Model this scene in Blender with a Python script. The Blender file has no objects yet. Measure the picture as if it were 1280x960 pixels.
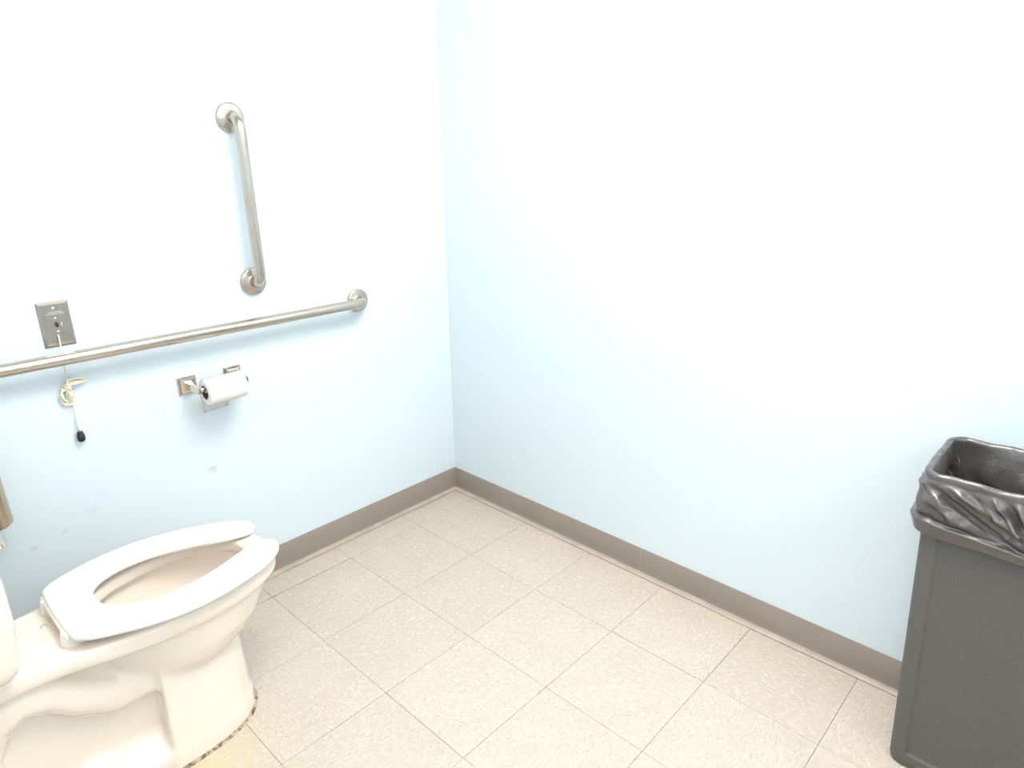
import bpy, bmesh, math, random
import numpy as np
from mathutils import Vector, Matrix, noise

# ------------------------------------------------------------------ camera
S = bpy.context.scene
C = S.collection
cam_data = bpy.data.cameras.new('camera')
cam = bpy.data.objects.new('camera', cam_data)
C.objects.link(cam)
S.camera = cam
cam_data.sensor_fit = 'HORIZONTAL'
cam_data.sensor_width = 36.0
cam_data.lens = 839.674 / 1280 * 36.0
cam_data.clip_start = 0.02
_r = Vector((0.73101411, 0.68228632, -0.01018588))
_u = Vector((-0.21515306, 0.24463352, 0.9454436))
_f = Vector((-0.64755504, 0.68894109, -0.32562654))
_m = Matrix((_r, _u, -_f)).transposed().to_4x4()
_m.translation = Vector((1.963859, -1.727437, 1.369814))
cam.matrix_world = _m

# ------------------------------------------------------------------ world, exposure
world = bpy.data.worlds.new('world')
S.world = world
world.use_nodes = True
world.node_tree.nodes['Background'].inputs[0].default_value = (1.0, 0.97, 0.93, 1)
world.node_tree.nodes['Background'].inputs[1].default_value = 0.15
S.view_settings.view_transform = 'Standard'
S.view_settings.look = 'None'
S.view_settings.gamma = 1.0
S.view_settings.exposure = 1.50
CEIL = 2.50
TROFFER = dict(x0=1.05, x1=1.70, y0=-1.30, y1=-0.22, power=9.2)
FILL_REAR = dict(x0=1.75, x1=2.40, y0=-2.80, y1=-1.90, power=4.0)  # added fill panel, unseen; brightens the bin front and toilet side
VANITY = dict(x=2.97, y0=-1.75, y1=-0.35, z=2.02, power=12.0)
LIGHT_COL = (1.0, 0.955, 0.90)

# ------------------------------------------------------------------ materials
def nodes(name):
    m = bpy.data.materials.new(name)
    m.use_nodes = True
    nt = m.node_tree
    b = nt.nodes['Principled BSDF']
    return m, nt, b

def N(nt, t, **kw):
    n = nt.nodes.new(t)
    for k, v in kw.items():
        setattr(n, k, v)
    return n

def ramp(nt, fac, stops):
    r = N(nt, 'ShaderNodeValToRGB')
    e = r.color_ramp.elements
    while len(e) < len(stops):
        e.new(0.5)
    for i, (p, c) in enumerate(stops):
        e[i].position = p
        e[i].color = (*c, 1)
    nt.links.new(fac, r.inputs[0])
    return r.outputs[0]

def noise_tex(nt, vec, scale, detail=3, rough=0.5, dist=0.0):
    n = N(nt, 'ShaderNodeTexNoise')
    n.inputs['Scale'].default_value = scale
    n.inputs['Detail'].default_value = detail
    n.inputs['Roughness'].default_value = rough
    n.inputs['Distortion'].default_value = dist
    if vec is not None:
        nt.links.new(vec, n.inputs['Vector'])
    return n.outputs[0]

def mapping(nt, vec, scale=(1, 1, 1), rot=(0, 0, 0)):
    mp = N(nt, 'ShaderNodeMapping')
    mp.inputs['Scale'].default_value = scale
    mp.inputs['Rotation'].default_value = rot
    nt.links.new(vec, mp.inputs[0])
    return mp.outputs[0]

def bump(nt, b, height, strength=0.2, dist=0.001):
    bp = N(nt, 'ShaderNodeBump')
    bp.inputs['Strength'].default_value = strength
    bp.inputs['Distance'].default_value = dist
    nt.links.new(height, bp.inputs['Height'])
    nt.links.new(bp.outputs[0], b.inputs['Normal'])

def mix(nt, fac, a, b_):
    mx = N(nt, 'ShaderNodeMix', data_type='RGBA')
    for sock, v in ((0, fac), (6, a), (7, b_)):
        if isinstance(v, (int, float)):
            mx.inputs[sock].default_value = v
        elif isinstance(v, tuple):
            mx.inputs[sock].default_value = (*v, 1)
        else:
            nt.links.new(v, mx.inputs[sock])
    return mx.outputs[2]

def plain(name, col, rough=0.5, metal=0.0, var=0.06, scale=14, bmp=0.0, bscale=300, coat=0.0, spec=0.5):
    m, nt, b = nodes(name)
    tc = N(nt, 'ShaderNodeTexCoord')
    n = noise_tex(nt, tc.outputs['Object'], scale, 4)
    c0 = tuple(x * (1 - var) for x in col)
    c1 = tuple(min(1, x * (1 + var)) for x in col)
    nt.links.new(ramp(nt, n, [(0.3, c0), (0.7, c1)]), b.inputs['Base Color'])
    b.inputs['Roughness'].default_value = rough
    b.inputs['Metallic'].default_value = metal
    b.inputs['Coat Weight'].default_value = coat
    b.inputs['Specular IOR Level'].default_value = spec
    if bmp:
        bump(nt, b, noise_tex(nt, tc.outputs['Object'], bscale, 2), bmp)
    return m

def mat_wall():
    m, nt, b = nodes('pale_blue_paint')
    tc = N(nt, 'ShaderNodeTexCoord')
    n = noise_tex(nt, tc.outputs['Object'], 1.6, 4)
    base = ramp(nt, n, [(0.3, (0.655, 0.748, 0.810)), (0.7, (0.672, 0.762, 0.822))])
    # scuffs and small stains that belong to the paint: (x, y, z), radius, colour
    spots = [((0, -0.992, 0.455), 0.016, (0.50, 0.50, 0.46), 1.0), ((0, -1.40, 0.42), 0.009, (0.48, 0.52, 0.54), 0.5),
             ((0, -1.475, 0.40), 0.010, (0.42, 0.46, 0.50), 0.6), ((0, -1.30, 0.50), 0.016, (0.56, 0.64, 0.68), 0.4),
             ((0, -1.33, 0.455), 0.018, (0.56, 0.64, 0.68), 0.4), ((1.05, 0, 0.30), 0.022, (0.60, 0.69, 0.74), 0.35),
             ((1.62, 0, 0.83), 0.008, (0.48, 0.55, 0.58), 0.7), ((0, -1.10, 0.64), 0.008, (0.50, 0.56, 0.60), 0.6)]
    geo = N(nt, 'ShaderNodeNewGeometry')
    wob = noise_tex(nt, geo.outputs['Position'], 90, 3)
    for p, r, c, s in spots:
        d = N(nt, 'ShaderNodeVectorMath', operation='DISTANCE')
        nt.links.new(geo.outputs['Position'], d.inputs[0])
        d.inputs[1].default_value = p
        a = N(nt, 'ShaderNodeMath', operation='MULTIPLY_ADD')
        nt.links.new(wob, a.inputs[0]); a.inputs[1].default_value = r * 2.2
        nt.links.new(d.outputs['Value'], a.inputs[2])
        mr = N(nt, 'ShaderNodeMapRange')
        nt.links.new(a.outputs[0], mr.inputs['Value'])
        mr.inputs['From Min'].default_value = r * 1.0
        mr.inputs['From Max'].default_value = r * 2.1
        mr.inputs['To Min'].default_value = s
        mr.inputs['To Max'].default_value = 0
        base = mix(nt, mr.outputs[0], base, c)
    nt.links.new(base, b.inputs['Base Color'])
    b.inputs['Roughness'].default_value = 0.55
    b.inputs['Specular IOR Level'].default_value = 0.35
    bump(nt, b, noise_tex(nt, tc.outputs['Object'], 260, 2), 0.10, 0.0006)
    return m

def mat_tile():
    m, nt, b = nodes('speckled_vinyl_tile')
    tc = N(nt, 'ShaderNodeTexCoord')
    oi = N(nt, 'ShaderNodeObjectInfo')
    sc = N(nt, 'ShaderNodeVectorMath', operation='SCALE')
    cx = N(nt, 'ShaderNodeCombineXYZ')
    nt.links.new(oi.outputs['Random'], cx.inputs[0]); nt.links.new(oi.outputs['Random'], cx.inputs[1])
    nt.links.new(cx.outputs[0], sc.inputs[0]); sc.inputs['Scale'].default_value = 37.0
    ad = N(nt, 'ShaderNodeVectorMath', operation='ADD')
    nt.links.new(tc.outputs['Object'], ad.inputs[0]); nt.links.new(sc.outputs[0], ad.inputs[1])
    v = mapping(nt, ad.outputs[0], (1.0, 0.36, 1.0), (0, 0, 0.15))
    base = ramp(nt, oi.outputs['Random'], [(0.0, (0.505, 0.442, 0.374)), (1.0, (0.540, 0.474, 0.404))])
    cloud = noise_tex(nt, ad.outputs[0], 9, 5, 0.6)
    base = mix(nt, ramp(nt, cloud, [(0.35, (0, 0, 0)), (0.75, (0.6, 0.6, 0.6))]), base, (0.455, 0.405, 0.350))
    # bright chips
    n1 = noise_tex(nt, v, 170, 2, 0.5, 0.6)
    base = mix(nt, ramp(nt, n1, [(0.52, (0, 0, 0)), (0.68, (0.62, 0.62, 0.62))]), base, (0.66, 0.595, 0.52))
    # tan/grey chips
    n2 = noise_tex(nt, mapping(nt, v, (1, 1, 1), (0, 0, 1.1)), 190, 2, 0.5, 0.5)
    base = mix(nt, ramp(nt, n2, [(0.53, (0, 0, 0)), (0.70, (0.62, 0.62, 0.62))]), base, (0.395, 0.335, 0.275))
    # sparse dark specks
    n3 = noise_tex(nt, ad.outputs[0], 190, 1)
    base = mix(nt, ramp(nt, n3, [(0.76, (0, 0, 0)), (0.80, (0.7, 0.7, 0.7))]), base, (0.24, 0.22, 0.20))
    # old yellow stain near the toilet foot
    geo = N(nt, 'ShaderNodeNewGeometry')
    for p, r, s, col in (((0.62, -1.36, 0), 0.20, 0.75, (0.55, 0.50, 0.33)), ((0.50, -1.02, 0), 0.16, 0.35, (0.50, 0.47, 0.41)), ((1.10, -1.12, 0), 0.10, 0.35, (0.62, 0.55, 0.36))):
        d = N(nt, 'ShaderNodeVectorMath', operation='DISTANCE')
        nt.links.new(geo.outputs['Position'], d.inputs[0]); d.inputs[1].default_value = p
        mr = N(nt, 'ShaderNodeMapRange', interpolation_type='SMOOTHSTEP')
        nt.links.new(d.outputs['Value'], mr.inputs['Value'])
        mr.inputs['From Min'].default_value = 0.0; mr.inputs['From Max'].default_value = r
        mr.inputs['To Min'].default_value = s; mr.inputs['To Max'].default_value = 0
        base = mix(nt, mr.outputs[0], base, col)
    nt.links.new(base, b.inputs['Base Color'])
    b.inputs['Roughness'].default_value = 0.42
    b.inputs['Specular IOR Level'].default_value = 0.35
    bump(nt, b, noise_tex(nt, ad.outputs[0], 30, 3), 0.06, 0.001)
    return m

def mat_steel(name, axis, col=(0.55, 0.495, 0.430), rough=0.24):
    """brushed stainless steel, grain stretched along an axis"""
    m, nt, b = nodes(name)
    tc = N(nt, 'ShaderNodeTexCoord')
    s = [60, 60, 60]
    s[axis] = 1.5
    n = noise_tex(nt, mapping(nt, tc.outputs['Object'], tuple(s)), 6, 3)
    n2 = noise_tex(nt, tc.outputs['Object'], 22, 4)
    c = ramp(nt, n, [(0.3, tuple(x * 0.88 for x in col)), (0.7, tuple(min(1, x * 1.08) for x in col))])
    c = mix(nt, ramp(nt, n2, [(0.5, (0, 0, 0)), (0.8, (0.5, 0.5, 0.5))]), c, tuple(x * f for x, f in zip(col, (0.86, 0.78, 0.68))))
    nt.links.new(c, b.inputs['Base Color'])
    b.inputs['Metallic'].default_value = 1.0
    b.inputs['Roughness'].default_value = rough
    bump(nt, b, n, 0.05, 0.0004)
    return m

M = {}
M['wall'] = mat_wall()
M['tile'] = mat_tile()
M['subfloor'] = plain('dark_tile_joint', (0.11, 0.09, 0.075), 0.9)
M['cove'] = plain('taupe_vinyl_cove', (0.275, 0.235, 0.205), 0.42, var=0.05, scale=6, spec=0.4)
M['toe'] = plain('cove_toe_painted_light', (0.40, 0.345, 0.295), 0.5, var=0.12, scale=16)  # paler than the cove: light on the upturned toe painted into its colour
M['ceiling'] = plain('white_ceiling', (0.78, 0.77, 0.74), 0.9)
M['ceramic'] = plain('white_vitreous_china', (0.845, 0.765, 0.675), 0.10, var=0.01, coat=0.3)
M['seat'] = plain('white_seat_plastic', (0.83, 0.81, 0.78), 0.25, var=0.01)
M['water'] = plain('bowl_water', (0.75, 0.78, 0.78), 0.03)
M['steel_y'] = mat_steel('brushed_steel_along_wall', 1)
M['steel_z'] = mat_steel('brushed_steel_upright', 2)
M['steel_can'] = mat_steel('brushed_steel_canister', 2, (0.55, 0.455, 0.35), 0.22)
M['plate'] = mat_steel('steel_switch_plate', 2, (0.46, 0.415, 0.37), 0.25)
M['chrome'] = plain('polished_chrome', (0.70, 0.63, 0.56), 0.12, 1.0, var=0.04)
M['white_metal'] = plain('bright_screw_metal', (0.85, 0.84, 0.80), 0.3, 0.6)
M['black'] = plain('black_rubber', (0.018, 0.016, 0.02), 0.45)
M['cord'] = plain('cream_cord', (0.80, 0.76, 0.62), 0.8, bmp=0.3, bscale=900)
M['paper'] = plain('white_toilet_paper', (0.86, 0.84, 0.82), 0.9, var=0.015, bmp=0.25, bscale=500)
M['card'] = plain('brown_cardboard', (0.16, 0.10, 0.07), 0.9)
M['caulk_dirty'] = None

def mat_caulk():
    m, nt, b = nodes('stained_caulk')
    tc = N(nt, 'ShaderNodeTexCoord')
    n = noise_tex(nt, tc.outputs['Object'], 55, 4, 0.7)
    nt.links.new(ramp(nt, n, [(0.36, (0.07, 0.055, 0.045)), (0.47, (0.26, 0.19, 0.13)), (0.58, (0.50, 0.40, 0.28)), (0.68, (0.16, 0.12, 0.09))]), b.inputs['Base Color'])
    b.inputs['Roughness'].default_value = 0.8
    return m
M['caulk_dirty'] = mat_caulk()

def mat_bin():
    m, nt, b = nodes('grey_bin_plastic')
    tc = N(nt, 'ShaderNodeTexCoord')
    n = noise_tex(nt, tc.outputs['Object'], 420, 2, 0.6)
    n2 = noise_tex(nt, tc.outputs['Object'], 5, 3)
    c = ramp(nt, n, [(0.30, (0.105, 0.101, 0.096)), (0.70, (0.140, 0.134, 0.128))])
    c = mix(nt, ramp(nt, n2, [(0.4, (0, 0, 0)), (0.8, (0.35, 0.35, 0.35))]), c, (0.105, 0.108, 0.105))
    nt.links.new(c, b.inputs['Base Color'])
    b.inputs['Roughness'].default_value = 0.55
    b.inputs['Specular IOR Level'].default_value = 0.3
    bump(nt, b, n, 0.25, 0.0006)
    return m
M['bin'] = mat_bin()

def mat_bag():
    m, nt, b = nodes('black_liner_film')
    tc = N(nt, 'ShaderNodeTexCoord')
    n = noise_tex(nt, tc.outputs['Object'], 7, 4)
    nt.links.new(ramp(nt, n, [(0.3, (0.060, 0.053, 0.052)), (0.7, (0.092, 0.082, 0.080))]), b.inputs['Base Color'])
    b.inputs['Roughness'].default_value = 0.25
    b.inputs['Specular IOR Level'].default_value = 1.0
    bump(nt, b, noise_tex(nt, tc.outputs['Object'], 45, 4, 0.6, 1.2), 0.35, 0.003)
    return m
M['bag'] = mat_bag()

def mat_emit(name, col, s):
    m = bpy.data.materials.new(name)
    m.use_nodes = True
    nt = m.node_tree
    nt.nodes.clear()
    e = N(nt, 'ShaderNodeEmission')
    e.inputs[0].default_value = (*col, 1)
    e.inputs[1].default_value = s
    o = N(nt, 'ShaderNodeOutputMaterial')
    nt.links.new(e.outputs[0], o.inputs[0])
    return m

# ------------------------------------------------------------------ mesh helpers
def obj(name, bm, mat, parent=None, smooth=False, kind=None, angle=None):
    me = bpy.data.meshes.new(name)
    if isinstance(bm, bmesh.types.BMesh):
        bm.normal_update()
        bm.to_mesh(me)
        bm.free()
    else:
        v, f = bm
        me.from_pydata([tuple(map(float, p)) for p in v], [], [tuple(map(int, q)) for q in f])
    me.materials.append(mat)
    if smooth:
        me.shade_smooth()
        if angle:
            me.set_sharp_from_angle(angle=math.radians(angle))
    o = bpy.data.objects.new(name, me)
    C.objects.link(o)
    if parent:
        o.parent = parent
    if kind:
        o['kind'] = kind
    return o

def thing(name, label, cat, loc=(0, 0, 0), group=None):
    o = bpy.data.objects.new(name, None)
    o.empty_display_size = 0.05
    C.objects.link(o)
    o.location = loc
    o['label'] = label
    o['category'] = cat
    if group:
        o['group'] = group
    return o

def box(bm, x0, x1, y0, y1, z0, z1, bev=0.0, seg=2):
    t = bmesh.new()
    bmesh.ops.create_cube(t, size=1)
    for v in t.verts:
        v.co = Vector((x0 + (v.co.x + .5) * (x1 - x0), y0 + (v.co.y + .5) * (y1 - y0), z0 + (v.co.z + .5) * (z1 - z0)))
    if bev:
        bmesh.ops.bevel(t, geom=t.edges[:], offset=bev, segments=seg, affect='EDGES', profile=0.5)
    me = bpy.data.meshes.new('t'); t.to_mesh(me); t.free()
    bm.from_mesh(me); bpy.data.meshes.remove(me)
    return bm

def B(*a, **k):
    return box(bmesh.new(), *a, **k)

def tube(bm, pts, r, seg=20, caps=True):
    """sweep a circle along points (parallel transport); r may be a list"""
    pts = [Vector(p) for p in pts]
    n = len(pts)
    rs = r if isinstance(r, (list, tuple)) else [r] * n
    t0 = (pts[1] - pts[0]).normalized()
    a = Vector((0, 0, 1)) if abs(t0.z) < .9 else Vector((1, 0, 0))
    nrm = t0.cross(a).normalized()
    rings = []
    prev = t0
    for i, p in enumerate(pts):
        t = (pts[min(i + 1, n - 1)] - pts[max(i - 1, 0)]).normalized()
        q = prev.rotation_difference(t)
        nrm = (q @ nrm).normalized()
        prev = t
        b = t.cross(nrm)
        rings.append([bm.verts.new(p + rs[i] * (math.cos(2 * math.pi * k / seg) * nrm + math.sin(2 * math.pi * k / seg) * b)) for k in range(seg)])
    for i in range(n - 1):
        for k in range(seg):
            bm.faces.new((rings[i][k], rings[i][(k + 1) % seg], rings[i + 1][(k + 1) % seg], rings[i + 1][k]))
    if caps:
        bm.faces.new(rings[0][::-1])
        bm.faces.new(rings[-1])
    return bm

def lathe(bm, prof, origin, axis, seg=40):
    """prof = [(radius, height)], swept around axis through origin"""
    axis = Vector(axis).normalized()
    o = Vector(origin)
    a = Vector((0, 0, 1)) if abs(axis.z) < .9 else Vector((1, 0, 0))
    u = axis.cross(a).normalized(); v = axis.cross(u)
    rings = []
    for r, h in prof:
        if r < 1e-6:
            rings.append([bm.verts.new(o + axis * h)])
        else:
            rings.append([bm.verts.new(o + axis * h + r * (math.cos(2 * math.pi * k / seg) * u + math.sin(2 * math.pi * k / seg) * v)) for k in range(seg)])
    for i in range(len(rings) - 1):
        A, D = rings[i], rings[i + 1]
        for k in range(seg):
            k2 = (k + 1) % seg
            if len(A) == 1:
                bm.faces.new((A[0], D[k2], D[k]))
            elif len(D) == 1:
                bm.faces.new((A[k], A[k2], D[0]))
            else:
                bm.faces.new((A[k], A[k2], D[k2], D[k]))
    bmesh.ops.recalc_face_normals(bm, faces=bm.faces[:])
    return bm

def bend_path(p_list, rad, n=10):
    """polyline with rounded corners"""
    P = [Vector(p) for p in p_list]
    out = [P[0]]
    for i in range(1, len(P) - 1):
        a, b, c = P[i - 1], P[i], P[i + 1]
        d1 = (a - b).normalized(); d2 = (c - b).normalized()
        ang = d1.angle(d2)
        t = rad / math.tan(ang / 2)
        cen = b + (d1 + d2).normalized() * (rad / math.sin(ang / 2))
        s = b + d1 * t - cen; e = b + d2 * t - cen
        for k in range(n + 1):
            out.append(cen + s.slerp(e, k / n) if False else cen + (s * math.sin((1 - k / n) * (math.pi - ang)) + e * math.sin(k / n * (math.pi - ang))) / math.sin(math.pi - ang))
    out.append(P[-1])
    return out

# ---- signed distance modelling, meshed by surface nets (china parts)
def smin(a, b, k):
    h = np.clip(0.5 + 0.5 * (b - a) / k, 0, 1)
    return b * (1 - h) + a * h - k * h * (1 - h)

def smax(a, b, k):
    return -smin(-a, -b, k)

def sd_poly(px, py, poly):
    """signed distance to a closed polygon (vectorised)"""
    poly = np.array(poly, float)
    d = np.full(px.shape, 1e9)
    s = np.ones(px.shape)
    n = len(poly)
    for i in range(n):
        a = poly[i]; b = poly[(i - 1) % n]
        e = b - a
        wx = px - a[0]; wy = py - a[1]
        t = np.clip((wx * e[0] + wy * e[1]) / (e @ e + 1e-12), 0, 1)
        d = np.minimum(d, (wx - e[0] * t) ** 2 + (wy - e[1] * t) ** 2)
        c1 = py >= a[1]; c2 = py < b[1]; c3 = e[0] * wy > e[1] * wx
        flip = (c1 & c2 & c3) | (~c1 & ~c2 & ~c3)
        s = np.where(flip, -s, s)
    return s * np.sqrt(d)

def extrude_sd(d2, z, z0, z1, r):
    """rounded extrusion of a 2D distance"""
    zc, h = (z0 + z1) / 2, (z1 - z0) / 2
    wx = d2 + r
    wy = np.abs(z - zc) - h + r
    return np.minimum(np.maximum(wx, wy), 0) + np.sqrt(np.maximum(wx, 0) ** 2 + np.maximum(wy, 0) ** 2) - r

def surface_nets(F, lo, h):
    """F sampled on a grid; returns (verts, quads)"""
    ins = F < 0
    nx, ny, nz = F.shape
    cnt = np.zeros((nx - 1, ny - 1, nz - 1), int)
    for dx in (0, 1):
        for dy in (0, 1):
            for dz in (0, 1):
                cnt += ins[dx:nx - 1 + dx, dy:ny - 1 + dy, dz:nz - 1 + dz]
    act = (cnt > 0) & (cnt < 8)
    idx = np.full(act.shape, -1)
    cells = np.argwhere(act)
    idx[act] = np.arange(len(cells))
    acc = np.zeros((len(cells), 3)); num = np.zeros(len(cells))
    corners = [(a, b, c) for a in (0, 1) for b in (0, 1) for c in (0, 1)]
    for c0 in corners:
        for ax in range(3):
            if c0[ax]:
                continue
            c1 = list(c0); c1[ax] = 1
            f0 = F[cells[:, 0] + c0[0], cells[:, 1] + c0[1], cells[:, 2] + c0[2]]
            f1 = F[cells[:, 0] + c1[0], cells[:, 1] + c1[1], cells[:, 2] + c1[2]]
            cr = (f0 < 0) != (f1 < 0)
            t = np.where(cr, f0 / (f0 - f1 + 1e-20), 0)
            p = np.array(c0, float)[None] + np.zeros((len(cells), 3))
            p[:, ax] += t
            acc += p * cr[:, None]; num += cr
    V = (cells + acc / num[:, None]) * h + np.array(lo)
    Q = []
    for ax in range(3):
        o1, o2 = [(1, 2), (2, 0), (0, 1)][ax]
        sl0 = [slice(1, -1)] * 3; sl0[ax] = slice(0, -1)
        sl1 = [slice(1, -1)] * 3; sl1[ax] = slice(1, None)
        a = ins[tuple(sl0)]; b = ins[tuple(sl1)]
        e = np.argwhere(a != b)
        sgn = a[a != b]
        base = e + 1; base[:, ax] -= 1
        def cell(d1, d2):
            q = base.copy(); q[:, o1] -= d1; q[:, o2] -= d2
            return idx[q[:, 0], q[:, 1], q[:, 2]]
        q = np.stack([cell(1, 1), cell(0, 1), cell(0, 0), cell(1, 0)], 1)
        q[~sgn] = q[~sgn][:, ::-1]
        Q.append(q)
    return V, np.concatenate(Q)

def sdf_obj(name, fn, lo, hi, h, mat, parent, relax=2, loc=(0, 0, 0)):
    lo = np.array(lo, float)
    n = np.ceil((np.array(hi) - lo) / h).astype(int) + 1
    ax = [lo[i] + h * np.arange(n[i]) for i in range(3)]
    X, Y, Z = np.meshgrid(*ax, indexing='ij')
    F = fn(X, Y, Z)
    V, Q = surface_nets(F, lo, h)
    if relax:
        E = np.concatenate([Q[:, [0, 1]], Q[:, [1, 2]], Q[:, [2, 3]], Q[:, [3, 0]]])
        E = np.concatenate([E, E[:, ::-1]])
        deg = np.bincount(E[:, 0], minlength=len(V))[:, None]
        for it in range(relax):
            for lam in (0.5, -0.52):
                A = np.zeros_like(V)
                for k in range(3):
                    A[:, k] = np.bincount(E[:, 0], weights=V[E[:, 1], k], minlength=len(V))
                V = V + lam * (A / deg - V)
    V = V - np.array(loc)
    me = bpy.data.meshes.new(name)
    me.vertices.add(len(V)); me.vertices.foreach_set('co', V.astype(np.float32).ravel())
    me.loops.add(len(Q) * 4); me.loops.foreach_set('vertex_index', Q.astype(np.int32).ravel())
    me.polygons.add(len(Q)); me.polygons.foreach_set('loop_start', np.arange(0, len(Q) * 4, 4, dtype=np.int32))
    me.update(calc_edges=True)
    me.validate()
    me.materials.append(mat)
    me.shade_smooth()
    o = bpy.data.objects.new(name, me)
    C.objects.link(o)
    if parent:
        o.parent = parent
    return o

# ------------------------------------------------------------------ the room
XR, YB, YT = 3.0, -3.0, -1.83     # far side wall, wall behind the camera, wall behind the toilet
XT = 1.10                         # end of the wall behind the toilet

def struct(name, bm, mat, parent=None):
    o = obj(name, bm, mat, parent)
    if not parent:
        o['kind'] = 'structure'
    return o

T = 0.1
struct('wall_left', B(-T, 0, YT - T, T, -0.02, CEIL + 0.05), M['wall'])
struct('wall_right', B(0, XR + T, 0, T, -0.02, CEIL + 0.05), M['wall'])
struct('wall_rear', B(0, XT, YT - T, YT, -0.02, CEIL + 0.05), M['wall'])
struct('wall_return', B(XT - T, XT, YB, YT - T, -0.02, CEIL + 0.05), M['wall'])
struct('wall_front', B(XT - T, XR, YB - T, YB, -0.02, CEIL + 0.05), M['wall'])
struct('wall_side', B(XR, XR + T, YB - T, 0, -0.02, CEIL + 0.05), M['wall'])
struct('ceiling', B(-T, XR + T, YB - T, T, CEIL + 0.05, CEIL + 0.1), M['ceiling'])

# floor: dark bed plus one object per vinyl tile
floor = struct('floor', B(-T, XR + T, YB - T, T, -0.05, -0.0025), M['subfloor'])
TS, GAP = 0.3048, 0.0009
random.seed(4)
proto_tile = None
def tile_mesh(x0, x1, y0, y1, cx, cy, rot):
    bm = bmesh.new()
    ch = 0.0010
    lo_, hi_ = [], []
    for (x, y, sx, sy) in ((x0, y0, 1, 1), (x1, y0, -1, 1), (x1, y1, -1, -1), (x0, y1, 1, -1)):
        lx, ly = x - cx, y - cy
        for z, ins, dst in ((-0.0022, 0, lo_), (-0.0006, 0, lo_), (0.0, ch, hi_)):
            dst.append((lx + sx * ins, ly + sy * ins, z))
    c, s = math.cos(-rot), math.sin(-rot)
    R = lambda p: (p[0] * c - p[1] * s, p[0] * s + p[1] * c, p[2])
    b0 = [bm.verts.new(R(lo_[2 * k])) for k in range(4)]
    b1 = [bm.verts.new(R(lo_[2 * k + 1])) for k in range(4)]
    b2 = [bm.verts.new(R(hi_[k])) for k in range(4)]
    for k in range(4):
        j = (k + 1) % 4
        bm.faces.new((b0[k], b0[j], b1[j], b1[k]))
        bm.faces.new((b1[k], b1[j], b2[j], b2[k]))
    bm.faces.new(b2)
    me = bpy.data.meshes.new('tile')
    bm.to_mesh(me); bm.free()
    me.materials.append(M['tile'])
    return me
shared = {}
for i in range(-1, 12):
    for j in range(-1, 11):
        x0, x1 = -0.19 + i * TS, -0.19 + (i + 1) * TS
        y1, y0 = -0.003 - j * TS, -0.003 - (j + 1) * TS
        cx0, cx1 = max(x0, 0), min(x1, XR)
        cy0, cy1 = max(y0, YB), min(y1, 0)
        if cx1 - cx0 < 0.01 or cy1 - cy0 < 0.01:
            continue
        mx, my = (x0 + x1) / 2, (y0 + y1) / 2
        if mx < XT - T - 0.16 and my < YT - T - 0.16:
            continue
        full = cx1 - cx0 > TS - 1e-4 and cy1 - cy0 > TS - 1e-4
        rot = ((i + j) % 2) * math.pi / 2
        g = GAP / 2
        gr = 0.0022 if i == 0 and j >= 2 else g   # the worn open joint beside the toilet
        if full:
            if rot not in shared:
                shared[rot] = tile_mesh(-TS / 2 + g, TS / 2 - g, -TS / 2 + g, TS / 2 - g, 0, 0, rot)
            me = shared[rot]
        else:
            me = tile_mesh(cx0 + g, cx1 - gr, cy0 + g, cy1 - g, mx, my, rot)
        o = bpy.data.objects.new('tile', me)
        C.objects.link(o)
        o.parent = floor
        o.location = (mx, my, random.uniform(-0.0002, 0.0002))
        o.rotation_euler = (random.uniform(-0.0006, 0.0006), random.uniform(-0.0006, 0.0006), rot)

# vinyl cove base
def cove(p0, p1, nrm, seed):
    """profile swept from p0 to p1, nrm points into the room"""
    prof = [(0.0, 0.1016), (0.0022, 0.1016), (0.0030, 0.1005), (0.0032, 0.030), (0.0038, 0.020), (0.0050, 0.0140)]
    toe = [(0.0050, 0.0140), (0.0070, 0.0095), (0.0095, 0.0064), (0.0130, 0.0050), (0.0160, 0.0042), (0.0168, 0.0032), (0.0163, 0.0010), (0.0135, 0.0002)]
    p0 = Vector((*p0, 0)); p1 = Vector((*p1, 0)); n = Vector((*nrm, 0))
    L = (p1 - p0).length
    ns = max(2, int(L / 0.04))
    outs = []
    for prf in (prof, toe):
        bm = bmesh.new()
        rows = []
        for i in range(ns + 1):
            p = p0.lerp(p1, i / ns)
            w = noise.noise(Vector((i * 0.35, seed, 0))) * 0.0022
            row = []
            for a, z in prf:
                k = max(0.0, (a - 0.004) / 0.013)
                row.append(bm.verts.new(p + n * (a + w * k) + Vector((0, 0, z))))
            rows.append(row)
        for i in range(ns):
            for k in range(len(prf) - 1):
                bm.faces.new((rows[i][k], rows[i + 1][k], rows[i + 1][k + 1], rows[i][k + 1]))
        bmesh.ops.recalc_face_normals(bm, faces=bm.faces[:])
        c = sum((f.normal.dot(n) for f in bm.faces))
        if c < 0:
            bmesh.ops.reverse_faces(bm, faces=bm.faces[:])
        outs.append(bm)
    return outs

def baseboard(name, runs):
    first = None
    for k, (p0, p1, nrm) in enumerate(runs):
        a, t = cove(p0, p1, nrm, k * 7.3 + len(name))
        if first is None:
            o = obj(name, a, M['cove'], None, True, 'structure', 40)
            first = o
        else:
            obj('section', a, M['cove'], first, True, angle=40)
        obj('toe', t, M['toe'], first, True, angle=40)
    return first
baseboard('baseboard_left', [((0, 0), (0, YT), (1, 0))])
baseboard('baseboard_right', [((0, 0), (0.9320, 0), (0, -1)), ((0.9323, 0), (XR, 0), (0, -1))])
baseboard('baseboard_rear', [((0, YT), (XT, YT), (0, 1))])
baseboard('baseboard_side', [((XR, 0), (XR, YB), (-1, 0))])
baseboard('baseboard_front', [((XR, YB), (XT, YB), (0, 1))])

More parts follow.
